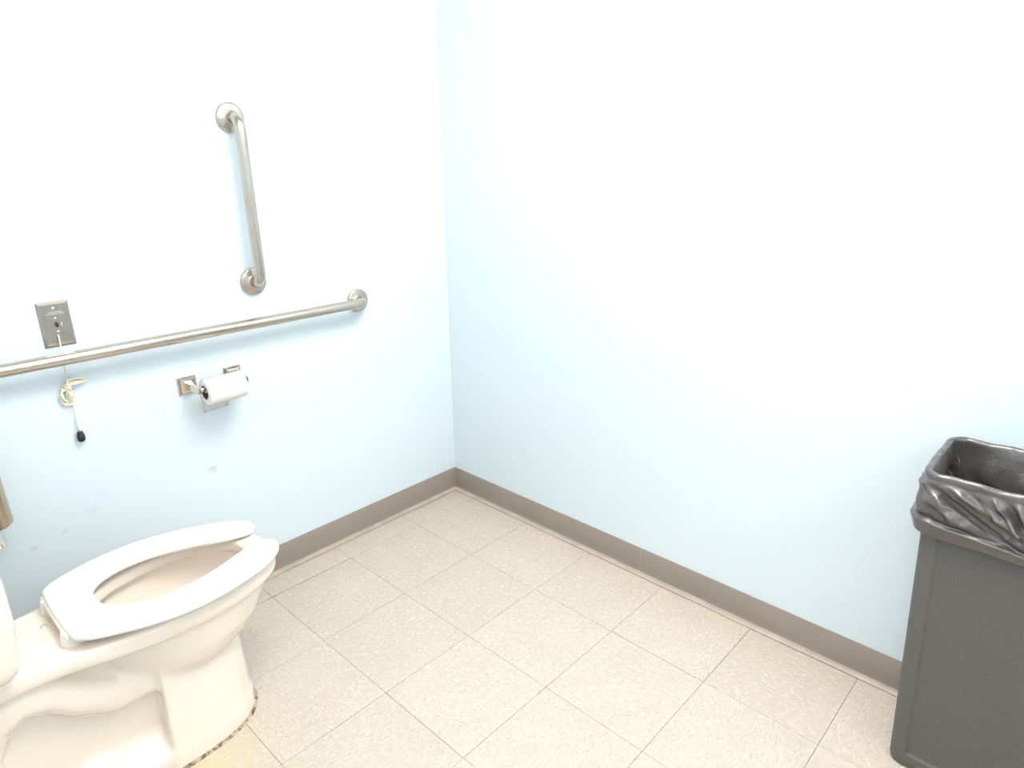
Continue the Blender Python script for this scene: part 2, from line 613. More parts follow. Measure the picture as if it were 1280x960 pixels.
# ------------------------------------------------------------------ lamps
def troffer(P, label):
    cx, cy = (P['x0'] + P['x1']) / 2, (P['y0'] + P['y1']) / 2
    t = thing('ceiling_light', label, 'light', (cx, cy, CEIL))
    hx, hy = (P['x1'] - P['x0']) / 2, (P['y1'] - P['y0']) / 2
    bm = bmesh.new()
    w = 0.03
    box(bm, -hx - w, hx + w, hy, hy + w, -0.03, 0.05, 0.003)
    box(bm, -hx - w, hx + w, -hy - w, -hy, -0.03, 0.05, 0.003)
    box(bm, -hx - w, -hx, -hy, hy, -0.03, 0.05, 0.003)
    box(bm, hx, hx + w, -hy, hy, -0.03, 0.05, 0.003)
    obj('frame', bm, M['ceiling'], t)
    obj('diffuser', B(-hx, hx, -hy, hy, -0.018, -0.008), mat_emit('lit_diffuser', LIGHT_COL, P['power']), t)

def vanity():
    P = VANITY
    cy = (P['y0'] + P['y1']) / 2; h = (P['y1'] - P['y0']) / 2
    t = thing('wall_light', 'long white tube light fixed high on the side wall', 'light', (P['x'], cy, P['z']))
    obj('housing', B(0.0, 0.03, -h - 0.03, h + 0.03, -0.05, 0.05, bev=0.006), M['ceiling'], t)
    bm = bmesh.new()
    tube(bm, [(-0.022, -h, 0), (-0.022, 0, 0), (-0.022, h, 0)], 0.022, 16)
    obj('light_tube', bm, mat_emit('lit_tube', LIGHT_COL, P['power']), t, True, angle=50)
    obj('end_cap', B(-0.05, 0.0, -h - 0.03, -h, -0.03, 0.03, bev=0.004), M['ceiling'], t)
    obj('end_cap', B(-0.05, 0.0, h, h + 0.03, -0.03, 0.03, bev=0.004), M['ceiling'], t)
troffer(TROFFER, 'rectangular fluorescent ceiling panel over the open floor by the grab bars')
troffer(FILL_REAR, 'added rectangular fill light panel on the ceiling behind the camera')
vanity()

# ------------------------------------------------------------------ grab bars
def grab_bar(a, b, mat, label, out=0.054, r=0.0159):
    """a, b = flange centres (y, z) on the left wall"""
    A = Vector((0, a[0], a[1])); D = Vector((0, b[0], b[1]))
    o = (A + D) / 2
    t = thing('grab_bar', label, 'grab bar', o, 'steel grab bars on the left wall')
    X = Vector((1, 0, 0))
    pts = bend_path([A - o + X * 0.006, A - o + X * out, D - o + X * out, D - o + X * 0.006], 0.036, 12)
    bm = bmesh.new(); tube(bm, pts, r, 28)
    obj('bar', bm, mat, t, True, angle=50)
    for p in (A, D):
        bm = bmesh.new()
        lathe(bm, [(0.0395, 0.0005), (0.0405, 0.002), (0.0405, 0.0065), (0.0385, 0.0095), (0.034, 0.0112), (0.0215, 0.0122), (0.0185, 0.0135), (0.0168, 0.0165), (0.0155, 0.0165)], p - o, X, 48)
        obj('flange', bm, mat, t, True, angle=50)
    return t
grab_bar((-0.786, 1.471), (-0.783, 1.009), M['steel_z'], 'short vertical brushed steel grab bar on the pale blue wall')
grab_bar((-0.419, 0.8915), (-1.640, 0.8965), M['steel_y'], 'long horizontal brushed steel grab bar above the toilet paper holder')

# ------------------------------------------------------------------ emergency call switch with its cord
sw = thing('call_switch', 'small steel wall plate with a black toggle above the long grab bar', 'switch', (0, -1.3095, 0.974))
bm = bmesh.new()
pl = [(0.035, 0.0572, 0.0), (0.035, 0.0572, 0.0015), (0.0290, 0.0512, 0.0062)]
rings = []
for hy, hz, x in pl:
    rings.append([bm.verts.new((x, s * hy, t_ * hz)) for s, t_ in ((-1, -1), (1, -1), (1, 1), (-1, 1))])
for a, b in zip(rings, rings[1:]):
    for k in range(4):
        bm.faces.new((a[k], a[(k + 1) % 4], b[(k + 1) % 4], b[k]))
bm.faces.new(rings[-1])
obj('plate', bm, M['plate'], sw)
for z, r in ((0.042, 0.0030), (0.0165, 0.0026), (-0.0175, 0.0026)):
    bm = bmesh.new(); lathe(bm, [(r, 0.0060), (r, 0.0070), (r * .7, 0.0078), (0, 0.0080)], (0, 0, z), (1, 0, 0), 20)
    obj('screw', bm, M['white_metal'], sw, True)
obj('toggle', B(0.0058, 0.0125, -0.0032, 0.0032, -0.0062, 0.0052, bev=0.0012), M['black'], sw)
bm = bmesh.new()
random.seed(2)
for (y0, y1, z) in ((-0.012, 0.016, 0.0315), (-0.018, 0.018, 0.0270)):
    y = y0
    while y < y1:
        w = random.uniform(0.001, 0.0025)
        box(bm, 0.0061, 0.0066, y, y + w, z - 0.0008, z + 0.0008); y += w + 0.0009
box(bm, 0.0061, 0.0067, 0.0100, 0.0120, -0.0045, 0.0050)
obj('engraving', bm, M['white_metal'], sw, kind='stuff')

pc = thing('pull_cord', 'cream emergency pull cord looped in a knot with a black end knob', 'cord', (0, -1.315, 0.96))
def W(y, z, x):
    return (x, y + 1.315, z - 0.96)
bm = bmesh.new()
tube(bm, [W(-1.312, 0.948, 0.006), W(-1.3125, 0.944, 0.013), W(-1.3135, 0.930, 0.017), W(-1.315, 0.90, 0.016), W(-1.3155, 0.86, 0.012), W(-1.315, 0.83, 0.010), W(-1.313, 0.806, 0.010)], 0.0017, 8)
tube(bm, [W(-1.313, 0.806, 0.010), W(-1.3135, 0.77, 0.009), W(-1.3155, 0.735, 0.009), W(-1.3165, 0.70, 0.010), W(-1.3160, 0.686, 0.010)], 0.0017, 8)
obj('cord', bm, M['cord'], pc, True)
random.seed(9)
bm = bmesh.new()
for k in range(5):    # loops hanging to the left and one bunch to the right
    a = 0.006 + 0.0020 * k
    cy, cz = -1.3285 + 0.0010 * k, 0.795 - 0.0012 * k
    pts = [W(cy + a * math.cos(t) * (0.8 + .1 * k), cz + 0.021 * math.sin(t) - 0.0015 * k, 0.010 + 0.004 * math.sin(t * 2 + k)) for t in [2 * math.pi * q / 24 for q in range(25)]]
    tube(bm, pts, 0.0017, 7, False)
for k in range(5):
    cy, cz = -1.298, 0.829 - 0.0016 * k
    pts = [W(cy + 0.021 * math.cos(t), cz + (0.0015 + 0.0013 * k) * math.sin(t) - 0.010 * max(0, math.cos(t)) * 0.4, 0.012 + 0.004 * math.sin(t + k)) for t in [2 * math.pi * q / 24 for q in range(25)]]
    tube(bm, pts, 0.0017, 7, False)
for k in range(4):
    pts = [W(-1.318 + 0.0065 * math.cos(t), 0.810 + 0.004 * k - 0.004 + 0.002 * math.sin(t), 0.011 + 0.0065 * math.sin(t)) for t in [2 * math.pi * q / 16 for q in range(17)]]
    tube(bm, pts, 0.0018, 7, False)
obj('knotted_loops', bm, M['cord'], pc, True)
bm = bmesh.new()
lathe(bm, [(0.0, 0.014), (0.0062, 0.0138), (0.0070, 0.0125), (0.0070, 0.008), (0.0088, 0.006), (0.0095, -0.002), (0.0090, -0.009), (0.0070, -0.0125), (0.0, -0.0135)], W(-1.3155, 0.672, 0.012), (0, 0, 1), 28)
k = obj('pull_knob', bm, M['black'], pc, True)
k['label'] = 'black rubber end knob'

# ------------------------------------------------------------------ toilet paper holder and roll
HY, HZ = -0.957, 0.739
th = thing('paper_holder', 'chrome two-post toilet paper holder with square wall plates', 'holder', (0, HY, HZ))
for s, dy in ((-1, -0.068), (1, 0.068)):
    bm = bmesh.new()
    box(bm, 0.0, 0.006, dy - 0.0265, dy + 0.0265, -0.0265, 0.0265, 0.002)
    # shallow pyramid face
    rr = [[bm.verts.new((x, dy + a * h_, b_ * h_)) for a, b_ in ((-1, -1), (1, -1), (1, 1), (-1, 1))] for x, h_ in ((0.006, 0.0235), (0.0105, 0.020), (0.0125, 0.011))]
    for a, b_ in zip(rr, rr[1:]):
        for q in range(4):
            bm.faces.new((a[q], a[(q + 1) % 4], b_[(q + 1) % 4], b_[q]))
    bm.faces.new(rr[-1])
    obj('wall_plate', bm, M['chrome'], th)
    bm = bmesh.new()
    e = dy + (0.002 if dy > 0 else 0)
    rows = []
    for x, hw, hz, zc in ((0.010, 0.010, 0.013, 0.0), (0.030, 0.008, 0.0105, 0.0), (0.055, 0.0065, 0.009, 0.0), (0.074, 0.0060, 0.010, 0.0), (0.088, 0.0060, 0.010, 0.0), (0.093, 0.0045, 0.007, 0)):
        rows.append([bm.verts.new((x, e + a * hw, zc + b_ * hz)) for a, b_ in ((-1, -1), (1, -1), (1, 1), (-1, 1))])
    for a, b_ in zip(rows, rows[1:]):
        for q in range(4):
            bm.faces.new((a[q], a[(q + 1) % 4], b_[(q + 1) % 4], b_[q]))
    bm.faces.new(rows[0][::-1]); bm.faces.new(rows[-1])
    bmesh.ops.recalc_face_normals(bm, faces=bm.faces[:])
    bmesh.ops.bevel(bm, geom=bm.edges[:], offset=0.0015, segments=2, affect='EDGES')
    obj('arm', bm, M['chrome'], th)
bm = bmesh.new()
lathe(bm, [(0, -0.064), (0.0055, -0.064), (0.0065, -0.060), (0.0065, -0.052), (0.0105, -0.050), (0.0105, 0.056), (0.0065, 0.058), (0.0065, 0.062), (0.0055, 0.066), (0, 0.066)], (0.083, 0, 0.0), (0, 1, 0), 24)
obj('roller', bm, M['chrome'], th, True, angle=40)

RX, RZ, RR = 0.083, -0.0095, 0.0385
tp = thing('toilet_roll', 'partly used white toilet paper roll with a loose sheet hanging down', 'toilet roll', (0, HY, HZ))
y0, y1 = -0.0520, 0.0600
bm = bmesh.new()
prof = [(0.0205, y0), (0.0368, y0), (RR, y0 + 0.0012), (RR, y1 - 0.0012), (0.0368, y1), (0.0205, y1)]
lathe(bm, prof, (RX, 0, RZ), (0, 1, 0), 72)
for v in bm.verts:
    d = Vector((v.co.x - RX, 0, v.co.z - RZ))
    if d.length > 0.03:
        a = math.atan2(d.z, d.x)
        v.co += d.normalized() * (0.0006 * noise.noise(Vector((a * 2, v.co.y * 30, 0))) + 0.0004 * math.sin(a * 3))
obj('paper', bm, M['paper'], tp, True, angle=40)
bm = bmesh.new()
lathe(bm, [(0.0195, y0 - 0.0005), (0.0206, y0 - 0.0005), (0.0206, y1 + 0.0005), (0.0195, y1 + 0.0005), (0.0195, y0 - 0.0005)], (RX, 0, RZ), (0, 1, 0), 48)
c_ = obj('core', bm, M['card'], tp, True, angle=40)
c_['label'] = 'brown cardboard core'
# loose sheet leaving the back of the roll and hanging behind it
bm = bmesh.new()
path = []
for k in range(9):
    a = math.radians(95 + 10 * k)
    path.append((RX + (RR + 0.0008) * math.cos(a), RZ + (RR + 0.0008) * math.sin(a)))
for k in range(1, 8):
    path.append((RX - RR - 0.0008 + 0.0008 * k, RZ - 0.0102 * k))
th_ = 0.0005
grid = []
for i, (x, z) in enumerate(path):
    row = []
    for j in range(13):
        y = y0 + 0.001 + 0.080 * j / 12 + (0.006 * (j / 12) * (i - len(path) + 4) / 3 if i > len(path) - 4 else 0) * -1
        if i == len(path) - 1 and True:
            z_ = z + 0.004 * (j / 12)
        else:
            z_ = z
        row.append(bm.verts.new((x + 0.0008 * math.sin(j * 1.1) * max(0, i - 9) / 6, y, z_)))
    grid.append(row)
for i in range(len(path) - 1):
    for j in range(12):
        bm.faces.new((grid[i][j], grid[i + 1][j], grid[i + 1][j + 1], grid[i][j + 1]))
r_ = bmesh.ops.solidify(bm, geom=bm.faces[:], thickness=th_)
obj('loose_sheet', bm, M['paper'], tp, True)

# ------------------------------------------------------------------ steel canister at the left edge
can = thing('wall_canister', 'upright brushed steel cylinder on the wall above the toilet tank', 'canister', (0, -1.554, 0.612))
bm = bmesh.new()
lathe(bm, [(0, -0.086), (0.044, -0.086), (0.0475, -0.083), (0.048, -0.078), (0.0465, -0.02), (0.045, 0.09), (0.0445, 0.165)], (0.062, 0, 0), (0, 0, 1), 64)
obj('body', bm, M['steel_can'], can, True, angle=45)
bm = bmesh.new()
lathe(bm, [(0.0460, 0.165), (0.0460, 0.178), (0.042, 0.187), (0.028, 0.193), (0.008, 0.195), (0.007, 0.205), (0, 0.207)], (0.062, 0, 0), (0, 0, 1), 64)
obj('lid', bm, M['steel_can'], can, True, angle=45)
obj('bracket', B(0.0, 0.022, -0.018, 0.018, -0.04, 0.10, bev=0.002), M['chrome'], can)

# ------------------------------------------------------------------ toilet
TX, TY = 0.437, -1.40
toilet = thing('toilet', 'white floor-mounted toilet with an open-front seat beside the left wall', 'toilet', (TX, TY, 0))
OR = (TX, TY, 0)

def smooth_closed(pts, n=6):
    """Catmull-Rom through closed control points"""
    out = []
    m = len(pts)
    for i in range(m):
        p0, p1, p2, p3 = (np.array(pts[(i + k) % m], float) for k in (-1, 0, 1, 2))
        for k in range(n):
            t = k / n
            out.append(tuple(0.5 * ((2 * p1) + (p2 - p0) * t + (2 * p0 - 5 * p1 + 4 * p2 - p3) * t * t + (3 * p1 - p0 - 3 * p2 + p3) * t ** 3)))
    return out

def mirror(half):
    """half = [(hw, y)] from front to back, hw > 0"""
    right = [(TX + w, y) for w, y in half]
    left = [(TX - w, y) for w, y in reversed(half) if w > 1e-6]
    return right + left

rim_poly = smooth_closed(mirror([(0.0, -1.050), (0.055, -1.059), (0.103, -1.095), (0.139, -1.165), (0.158, -1.255), (0.159, -1.340), (0.149, -1.430), (0.128, -1.510), (0.114, -1.570), (0.110, -1.640), (0.116, -1.720), (0.118, -1.800), (0.100, -1.815), (0.0, -1.815)]), 4)
open_poly = smooth_closed(mirror([(0.0, -1.112), (0.060, -1.125), (0.100, -1.175), (0.116, -1.255), (0.112, -1.340), (0.090, -1.410), (0.050, -1.445), (0.0, -1.452)]), 5)
foot_poly = smooth_closed(mirror([(0.0, -1.164), (0.045, -1.172), (0.080, -1.202), (0.104, -1.247), (0.115, -1.300), (0.119, -1.390), (0.114, -1.52), (0.108, -1.66), (0.095, -1.745), (0.05, -1.77), (0.0, -1.775)]), 4)
col_poly = smooth_closed(mirror([(0.0, -1.168), (0.045, -1.177), (0.080, -1.208), (0.103, -1.255), (0.113, -1.310), (0.116, -1.365)]), 4)
col_poly = [(TX + w, y) for w, y in [(0.0, -1.168), (0.030, -1.1715), (0.058, -1.186), (0.082, -1.212), (0.099, -1.247), (0.109, -1.288), (0.113, -1.330), (0.1145, -1.388)]]
col_poly = col_poly + [(2 * TX - x, y) for x, y in reversed(col_poly[1:])]

def bowl(X, Y, Z):
    x = np.abs(X - TX)
    xs = X - TX
    d_rim = extrude_sd(sd_poly(X[:, :, 0], Y[:, :, 0], rim_poly)[:, :, None], Z, 0.372, 0.420, 0.017)
    # bowl body: ellipse that shrinks downwards
    zk = [0.20, 0.225, 0.24, 0.265, 0.30, 0.35, 0.40, 0.45]
    axk = [0.02, 0.098, 0.114, 0.128, 0.138, 0.146, 0.150, 0.150]
    yfk = [-1.26, -1.20, -1.170, -1.135, -1.100, -1.072, -1.060, -1.058]
    ybk = [-1.34, -1.39, -1.425, -1.452, -1.478, -1.510, -1.555, -1.59]
    z1 = Z[0, 0, :]
    ax = np.interp(z1, zk, axk)[None, None]; yf = np.interp(z1, zk, yfk)[None, None]; yb = np.interp(z1, zk, ybk)[None, None]
    cy = (yf + yb) / 2; ay = (yf - yb) / 2
    q = np.sqrt((x / ax) ** 2 + ((Y - cy) / ay) ** 2)
    d_b = (q - 1) * np.minimum(ax, ay) * 0.8
    d_b = smax(smax(d_b, 0.221 - Z, 0.030), Z - 0.40, 0.01)
    # front column, with a square rear edge
    taper = (0.21 - Z) * 0.05
    d_c = smax(sd_poly(X[:, :, 0], Y[:, :, 0], col_poly)[:, :, None] - taper, Z - 0.33, 0.02)
    # foot with a shoulder sloping in
    f2 = sd_poly(X[:, :, 0], Y[:, :, 0], foot_poly)[:, :, None]
    sh = np.clip((Z - 0.040) / 0.075, 0, 1)
    d_f = smax(f2 + 0.060 * sh ** 1.3, Z - 0.115, 0.02) * 0.8
    d_f = smax(d_f, -Z, 0.002)
    # bolt bump on the foot shoulder
    d_bump = (np.sqrt(((x - 0.086) / 0.030) ** 2 + ((Y + 1.545) / 0.050) ** 2 + ((Z - 0.062) / 0.050) ** 2) - 1) * 0.03
    d_f = smin(d_f, d_bump, 0.018)
    # inner panel slab
    d_p = np.maximum(np.maximum(x - 0.070, np.abs(Y + 1.56) - 0.185), np.maximum(Z - 0.375, -Z))
    # trapway tube
    path = [(-1.33, 0.262), (-1.40, 0.252), (-1.47, 0.252), (-1.53, 0.286), (-1.58, 0.330), (-1.635, 0.345), (-1.69, 0.315), (-1.722, 0.245), (-1.73, 0.15), (-1.73, 0.04)]
    yy, zz = Y[0], Z[0]
    dt = np.full(yy.shape, 1e9)
    for (a0, a1), (b0, b1) in zip(path, path[1:]):
        e0, e1 = b0 - a0, b1 - a1
        t = np.clip(((yy - a0) * e0 + (zz - a1) * e1) / (e0 * e0 + e1 * e1), 0, 1)
        dt = np.minimum(dt, np.hypot(yy - a0 - e0 * t, zz - a1 - e1 * t))
    dt = dt[None]
    d_t = (np.sqrt((dt / 0.045) ** 2 + (x / 0.102) ** 2) - 1) * 0.045
    d_t = smax(dt - 0.042, x - 0.100, 0.035)
    # heel: back block under the deck
    d_h = np.maximum(np.maximum(x - 0.085, np.abs(Y + 1.77) - 0.045), np.maximum(Z - 0.40, -Z))
    d = smin(d_b, d_c, 0.008)
    d = smin(d, d_p, 0.008)
    d = smin(d, d_t, 0.016)
    d = smin(d, d_f, 0.016)
    d = smin(d, d_h, 0.02)
    d = smin(d, d_rim, 0.012)
    # cavity
    op = sd_poly(X[:, :, 0], Y[:, :, 0], open_poly)[:, :, None]
    c1 = smax(op, 0.372 - Z, 0.004)
    wide = np.interp(z1, [0.19, 0.22, 0.27, 0.33, 0.37, 0.385], [-0.10, -0.062, -0.020, 0.010, 0.022, 0.020])[None, None]
    c2 = smax(smax(op - wide, Z - 0.388, 0.012), 0.20 - Z, 0.04)
    c2 = smax(c2, (q - 1) * np.minimum(ax, ay) + 0.015, 0.01)
    cav = smin(c1, c2, 0.006)
    d = smax(d, -cav, 0.010)
    return smax(d, -Z, 0.001)
sdf_obj('bowl', bowl, (TX - 0.20, -1.835, -0.012), (TX + 0.20, -1.02, 0.445), 0.0042, M['ceramic'], toilet, 2, OR)
bm = bmesh.new()
lathe(bm, [(0, 0), (0.055, 0)], (0, -1.30 - TY, 0.225), (0, 0, 1), 40)
for v in bm.verts:
    v.co.x *= 0.8
obj('water', bm, M['water'], toilet)

# stained sealant round the foot
bm = bmesh.new()
ring = []
cp = [p for p in col_poly]
for i, (x, y) in enumerate(cp):
    a, b_ = cp[i - 1] if i else (2 * TX - cp[1][0], cp[1][1]), cp[(i + 1) % len(cp)]
    if i == len(cp) // 2 or i == len(cp) // 2 + 1:
        t = Vector((0, -1 if x > TX else 1))
    else:
        t = Vector((b_[0] - a[0], b_[1] - a[1])).normalized()
    ring.append((x - TX + t.y * -0.0098 * (1 if False else 1), y - TY + t.x * 0.0098))
right = [(abs(x), y) for x, y in ring[:len(cp) // 2 + 1]]
back = [(0.119, -1.42 - TY), (0.114, -1.52 - TY), (0.108, -1.66 - TY), (0.095, -1.745 - TY), (0.05, -1.77 - TY)]
half_ = right + back
ring = smooth_closed([(x, y) for x, y in half_] + [(0, -1.775 - TY)] + [(-x, y) for x, y in half_[::-1] if x > 1e-3], 4)
ring = [Vector((x, y, 0)) for x, y in ring]
n_ = len(ring)
rows = []
random.seed(5)
for i, p in enumerate(ring):
    t = (ring[(i + 1) % n_] - ring[i - 1]).normalized()
    nn = Vector((t.y, -t.x, 0))
    if nn.dot(p - Vector((0, -0.06, 0))) < 0:
        nn = -nn
    w = 0.0065 + 0.003 * noise.noise(Vector((p.x * 30, p.y * 30, 1)))
    rows.append([bm.verts.new(p - nn * 0.004 + Vector((0, 0, 0.006))), bm.verts.new(p + nn * w * 0.5 + Vector((0, 0, 0.0045))), bm.verts.new(p + nn * (w + 0.003) + Vector((0, 0, 0.0004)))])
for i in range(n_):
    a, b_ = rows[i], rows[(i + 1) % n_]
    for k in range(2):
        bm.faces.new((a[k], a[k + 1], b_[k + 1], b_[k]))
bmesh.ops.recalc_face_normals(bm, faces=bm.faces[:])
o = obj('sealant', bm, M['caulk_dirty'], toilet, True)
o['label'] = 'stained brown sealant line round the foot'

# seat (open front)
seat_out = [(0.038, -1.070), (0.052, -1.0565), (0.070, -1.055), (0.096, -1.070), (0.127, -1.108), (0.160, -1.185), (0.180, -1.275), (0.181, -1.340), (0.170, -1.405), (0.153, -1.455), (0.137, -1.492), (0.119, -1.516), (0.095, -1.5275), (0.0, -1.531)]
seat_in = [(0.036, -1.085), (0.040, -1.125), (0.052, -1.160), (0.072, -1.205), (0.090, -1.265), (0.097, -1.320), (0.090, -1.375), (0.068, -1.420), (0.038, -1.444), (0.0, -1.450)]
def dense(pts, n=5):
    P = [pts[0]] + pts + [pts[-1]]
    out = []
    for i in range(1, len(P) - 2):
        p0, p1, p2, p3 = (np.array(P[i + k], float) for k in (-1, 0, 1, 2))
        for k in range(n):
            t = k / n
            out.append(tuple(0.5 * ((2 * p1) + (p2 - p0) * t + (2 * p0 - 5 * p1 + 4 * p2 - p3) * t * t + (3 * p1 - p0 - 3 * p2 + p3) * t ** 3)))
    out.append(pts[-1])
    return out
so, si = dense(seat_out), dense(seat_in)
seat_poly = [(TX + w, y) for w, y in so] + [(TX - w, y) for w, y in so[::-1][1:]] + [(TX - w, y) for w, y in si] + [(TX + w, y) for w, y in si[::-1][1:]]
def seat(X, Y, Z):
    d2 = sd_poly((X - 0.004)[:, :, 0], Y[:, :, 0], seat_poly)[:, :, None]
    Zt = Z - 0.017 * np.clip((-1.08 - Y) / 0.44, 0, 1.1)
    d = extrude_sd(d2, Zt, 0.4265, 0.4475, 0.0075)
    # crown: top falls away a little towards both edges
    return d + np.clip((Zt - 0.437) / 0.01, 0, 1) * 0.0025 * np.exp(-(np.minimum(-d2, 0.03) / 0.012) ** 2)
sdf_obj('seat', seat, (TX - 0.195, -1.54, 0.415), (TX + 0.200, -1.045, 0.476), 0.0026, M['seat'], toilet, 2, OR)

# hinges: cross bar, two posts, bolts
def L(x, y, z):
    return (x - TX, y - TY, z)
bm = bmesh.new()
box(bm, -0.096, 0.096, -1.534 - TY, -1.508 - TY, 0.4370, 0.4540, 0.006, 3)
obj('hinge_bar', bm, M['seat'], toilet, True, angle=45)
for s in (-1, 1):
    bm = bmesh.new()
    lathe(bm, [(0.0190, 0.4190), (0.0190, 0.425), (0.0175, 0.435), (0.0165, 0.445), (0.0150, 0.4505), (0.010, 0.4535), (0, 0.454)], L(TX + s * 0.074, -1.519, 0), (0, 0, 1), 32)
    for v in bm.verts:
        v.co.y = (v.co.y - (-1.524 - TY)) * 1.25 + (-1.524 - TY)
    h = obj('hinge_post', bm, M['seat'], toilet, True, angle=45)
    obj('hinge_pin', lathe(bmesh.new(), [(0, 0.0), (0.0048, 0.0), (0.0048, 0.002), (0, 0.0026)], L(TX + s * 0.0955, -1.521, 0.4455), (s, 0, 0), 18), M['seat'], h, True, angle=40)
bm = bmesh.new()
lathe(bm, [(0.0060, 0.4190), (0.0060, 0.4235), (0.0045, 0.4255), (0, 0.426)], L(0.413, -1.548, 0), (0, 0, 1), 6)
obj('bolt', bm, M['chrome'], toilet)
for s in (-1, 1):
    for y in (-1.13, -1.40):
        obj('bumper', B(s * 0.120 - 0.008, s * 0.120 + 0.008, y - TY - 0.012, y - TY + 0.012, 0.4185, 0.4300, bev=0.002), M['seat'], toilet)

# tank
def tank(X, Y, Z):
    k = np.clip((Z - 0.43) / 0.30, 0, 1)
    hw = 0.170 + 0.036 * k ** 0.8
    yfr = -1.614 + 0.015 * np.clip(k * 2.2, 0, 1) ** 0.6
    yfr = yfr - 0.26 * (X - TX) ** 2 - 18 * np.abs(X - TX) ** 4 * 0.4
    ybk = -1.822
    x = np.abs(X - TX)
    d = smax(x - hw, np.maximum(Y - yfr, ybk - Y), 0.045)
    d = smax(d, 0.424 - Z + 0.35 * np.maximum(x - 0.10, 0), 0.030)
    return smax(d, Z - 0.735, 0.004) * 0.9
sdf_obj('tank', tank, (TX - 0.24, -1.835, 0.405), (TX + 0.24, -1.555, 0.75), 0.005, M['ceramic'], toilet, 2, OR)
bm = bmesh.new()
box(bm, -0.216, 0.216, -1.8235 - TY, -1.597 - TY, 0.733, 0.770, 0.012, 4)
for v in bm.verts:
    if v.co.y > -1.70 - TY:
        v.co.y += 0.012 - 0.42 * v.co.x ** 2
obj('tank_lid', bm, M['ceramic'], toilet, True, angle=40)
bm = bmesh.new()
lathe(bm, [(0, 0.0), (0.013, 0.0), (0.0135, 0.004), (0.010, 0.009), (0.0065, 0.012), (0.0065, 0.022)], L(TX + 0.120, -1.614, 0.700), (0, 1, 0), 28)
tube(bm, [L(TX + 0.120, -1.594, 0.700), L(TX + 0.105, -1.591, 0.700), L(TX + 0.075, -1.591, 0.699), L(TX + 0.055, -1.592, 0.698)], [0.0060, 0.0065, 0.0080, 0.006], 14)
o = obj('flush_lever', bm, M['chrome'], toilet, True, angle=45)
o['label'] = 'chrome flush lever'

# ------------------------------------------------------------------ waste bin and liner
BX0, BX1, BY0, BY1 = 1.735, 2.295, -0.268, -0.012
BCX, BCY = (BX0 + BX1) / 2, (BY0 + BY1) / 2
def rr_loop(hx, hy, r, nseg, nc=8):
    """rounded rectangle loop; returns points and outward normals, starting mid near side going +x"""
    pts = []
    def line(a, b, nrm, n):
        for k in range(n):
            t = k / n
            pts.append((a[0] + (b[0] - a[0]) * t, a[1] + (b[1] - a[1]) * t, nrm))
    def arc(cx, cy, a0, n):
        for k in range(n):
            a = a0 + math.pi / 2 * k / n
            pts.append((cx + r * math.cos(a), cy + r * math.sin(a), (math.cos(a), math.sin(a))))
    ny = max(4, nseg // 2)
    line((-hx + r, -hy), (hx - r, -hy), (0, -1), nseg)
    arc(hx - r, -hy + r, -math.pi / 2, nc)
    line((hx, -hy + r), (hx, hy - r), (1, 0), ny)
    arc(hx - r, hy - r, 0, nc)
    line((hx - r, hy), (-hx + r, hy), (0, 1), nseg)
    arc(-hx + r, hy - r, math.pi / 2, nc)
    line((-hx, hy - r), (-hx, -hy + r), (-1, 0), ny)
    arc(-hx + r, -hy + r, math.pi, nc)
    return pts

wb = thing('waste_bin', 'tall slim grey plastic waste bin against the right wall, lined with a black bag', 'bin', (BCX, BCY, 0))
def sstep(a, b, x):
    t = min(1, max(0, (x - a) / (b - a)))
    return t * t * (3 - 2 * t)
bm = bmesh.new()
zs = [0.0, 0.003, 0.008, 0.015, 0.025] + [0.030 + 0.0025 * k for k in range(12)] + [0.060 + 0.680 * k / 40 for k in range(1, 41)] + [0.742]
rows = []
for z in zs:
    k = z / 0.74
    hx = 0.243 + 0.036 * k; hy = 0.098 + 0.024 * k
    ins = 0.010 * (1 - min(1, z / 0.012)) ** 2
    hx -= ins; hy -= ins
    loop = rr_loop(hx, hy, 0.026, 150, 10)
    row = []
    for x, y, (nx, ny) in loop:
        # sunken panel on the long faces and the ends
        if abs(ny) > 0.99:
            m_ = sstep(0.0, 0.006, (hx - 0.034) - abs(x)) * sstep(0.0, 0.007, z - 0.036)
        elif abs(nx) > 0.99:
            m_ = sstep(0.0, 0.006, (hy - 0.030) - abs(y)) * sstep(0.0, 0.007, z - 0.036)
        else:
            m_ = 0
        row.append(bm.verts.new((x - nx * 0.0055 * m_, y - ny * 0.0055 * m_, z)))
    rows.append(row)
n_ = len(rows[0])
for a, b_ in zip(rows, rows[1:]):
    for k in range(n_):
        bm.faces.new((a[k], a[(k + 1) % n_], b_[(k + 1) % n_], b_[k]))
bm.faces.new(rows[0][::-1])
# inner wall
inner = []
for z, d in ((0.742, 0.004), (0.30, 0.012)):
    k = z / 0.74
    inner.append([bm.verts.new((x, y, z)) for x, y, _ in rr_loop(0.243 + 0.036 * k - d, 0.098 + 0.024 * k - d, 0.024, 150, 10)])
for a, b_ in ((rows[-1], inner[0]), (inner[0], inner[1])):
    for k in range(n_):
        bm.faces.new((a[k], a[(k + 1) % n_], b_[(k + 1) % n_], b_[k]))
bm.faces.new(inner[1])
obj('body', bm, M['bin'], wb, True, angle=50)
bm = bmesh.new()
rows = []
for off, z in ((0.0, 0.716), (0.0055, 0.718), (0.0065, 0.724), (0.0065, 0.738), (0.004, 0.744), (-0.003, 0.744), (-0.004, 0.738)):
    rows.append([bm.verts.new((x, y, z)) for x, y, _ in rr_loop(0.2785 + off, 0.1215 + off, 0.028, 40, 8)])
for a, b_ in zip(rows, rows[1:]):
    for k in range(len(a)):
        bm.faces.new((a[k], a[(k + 1) % len(a)], b_[(k + 1) % len(a)], b_[k]))
obj('rim', bm, M['bin'], wb, True, angle=50)

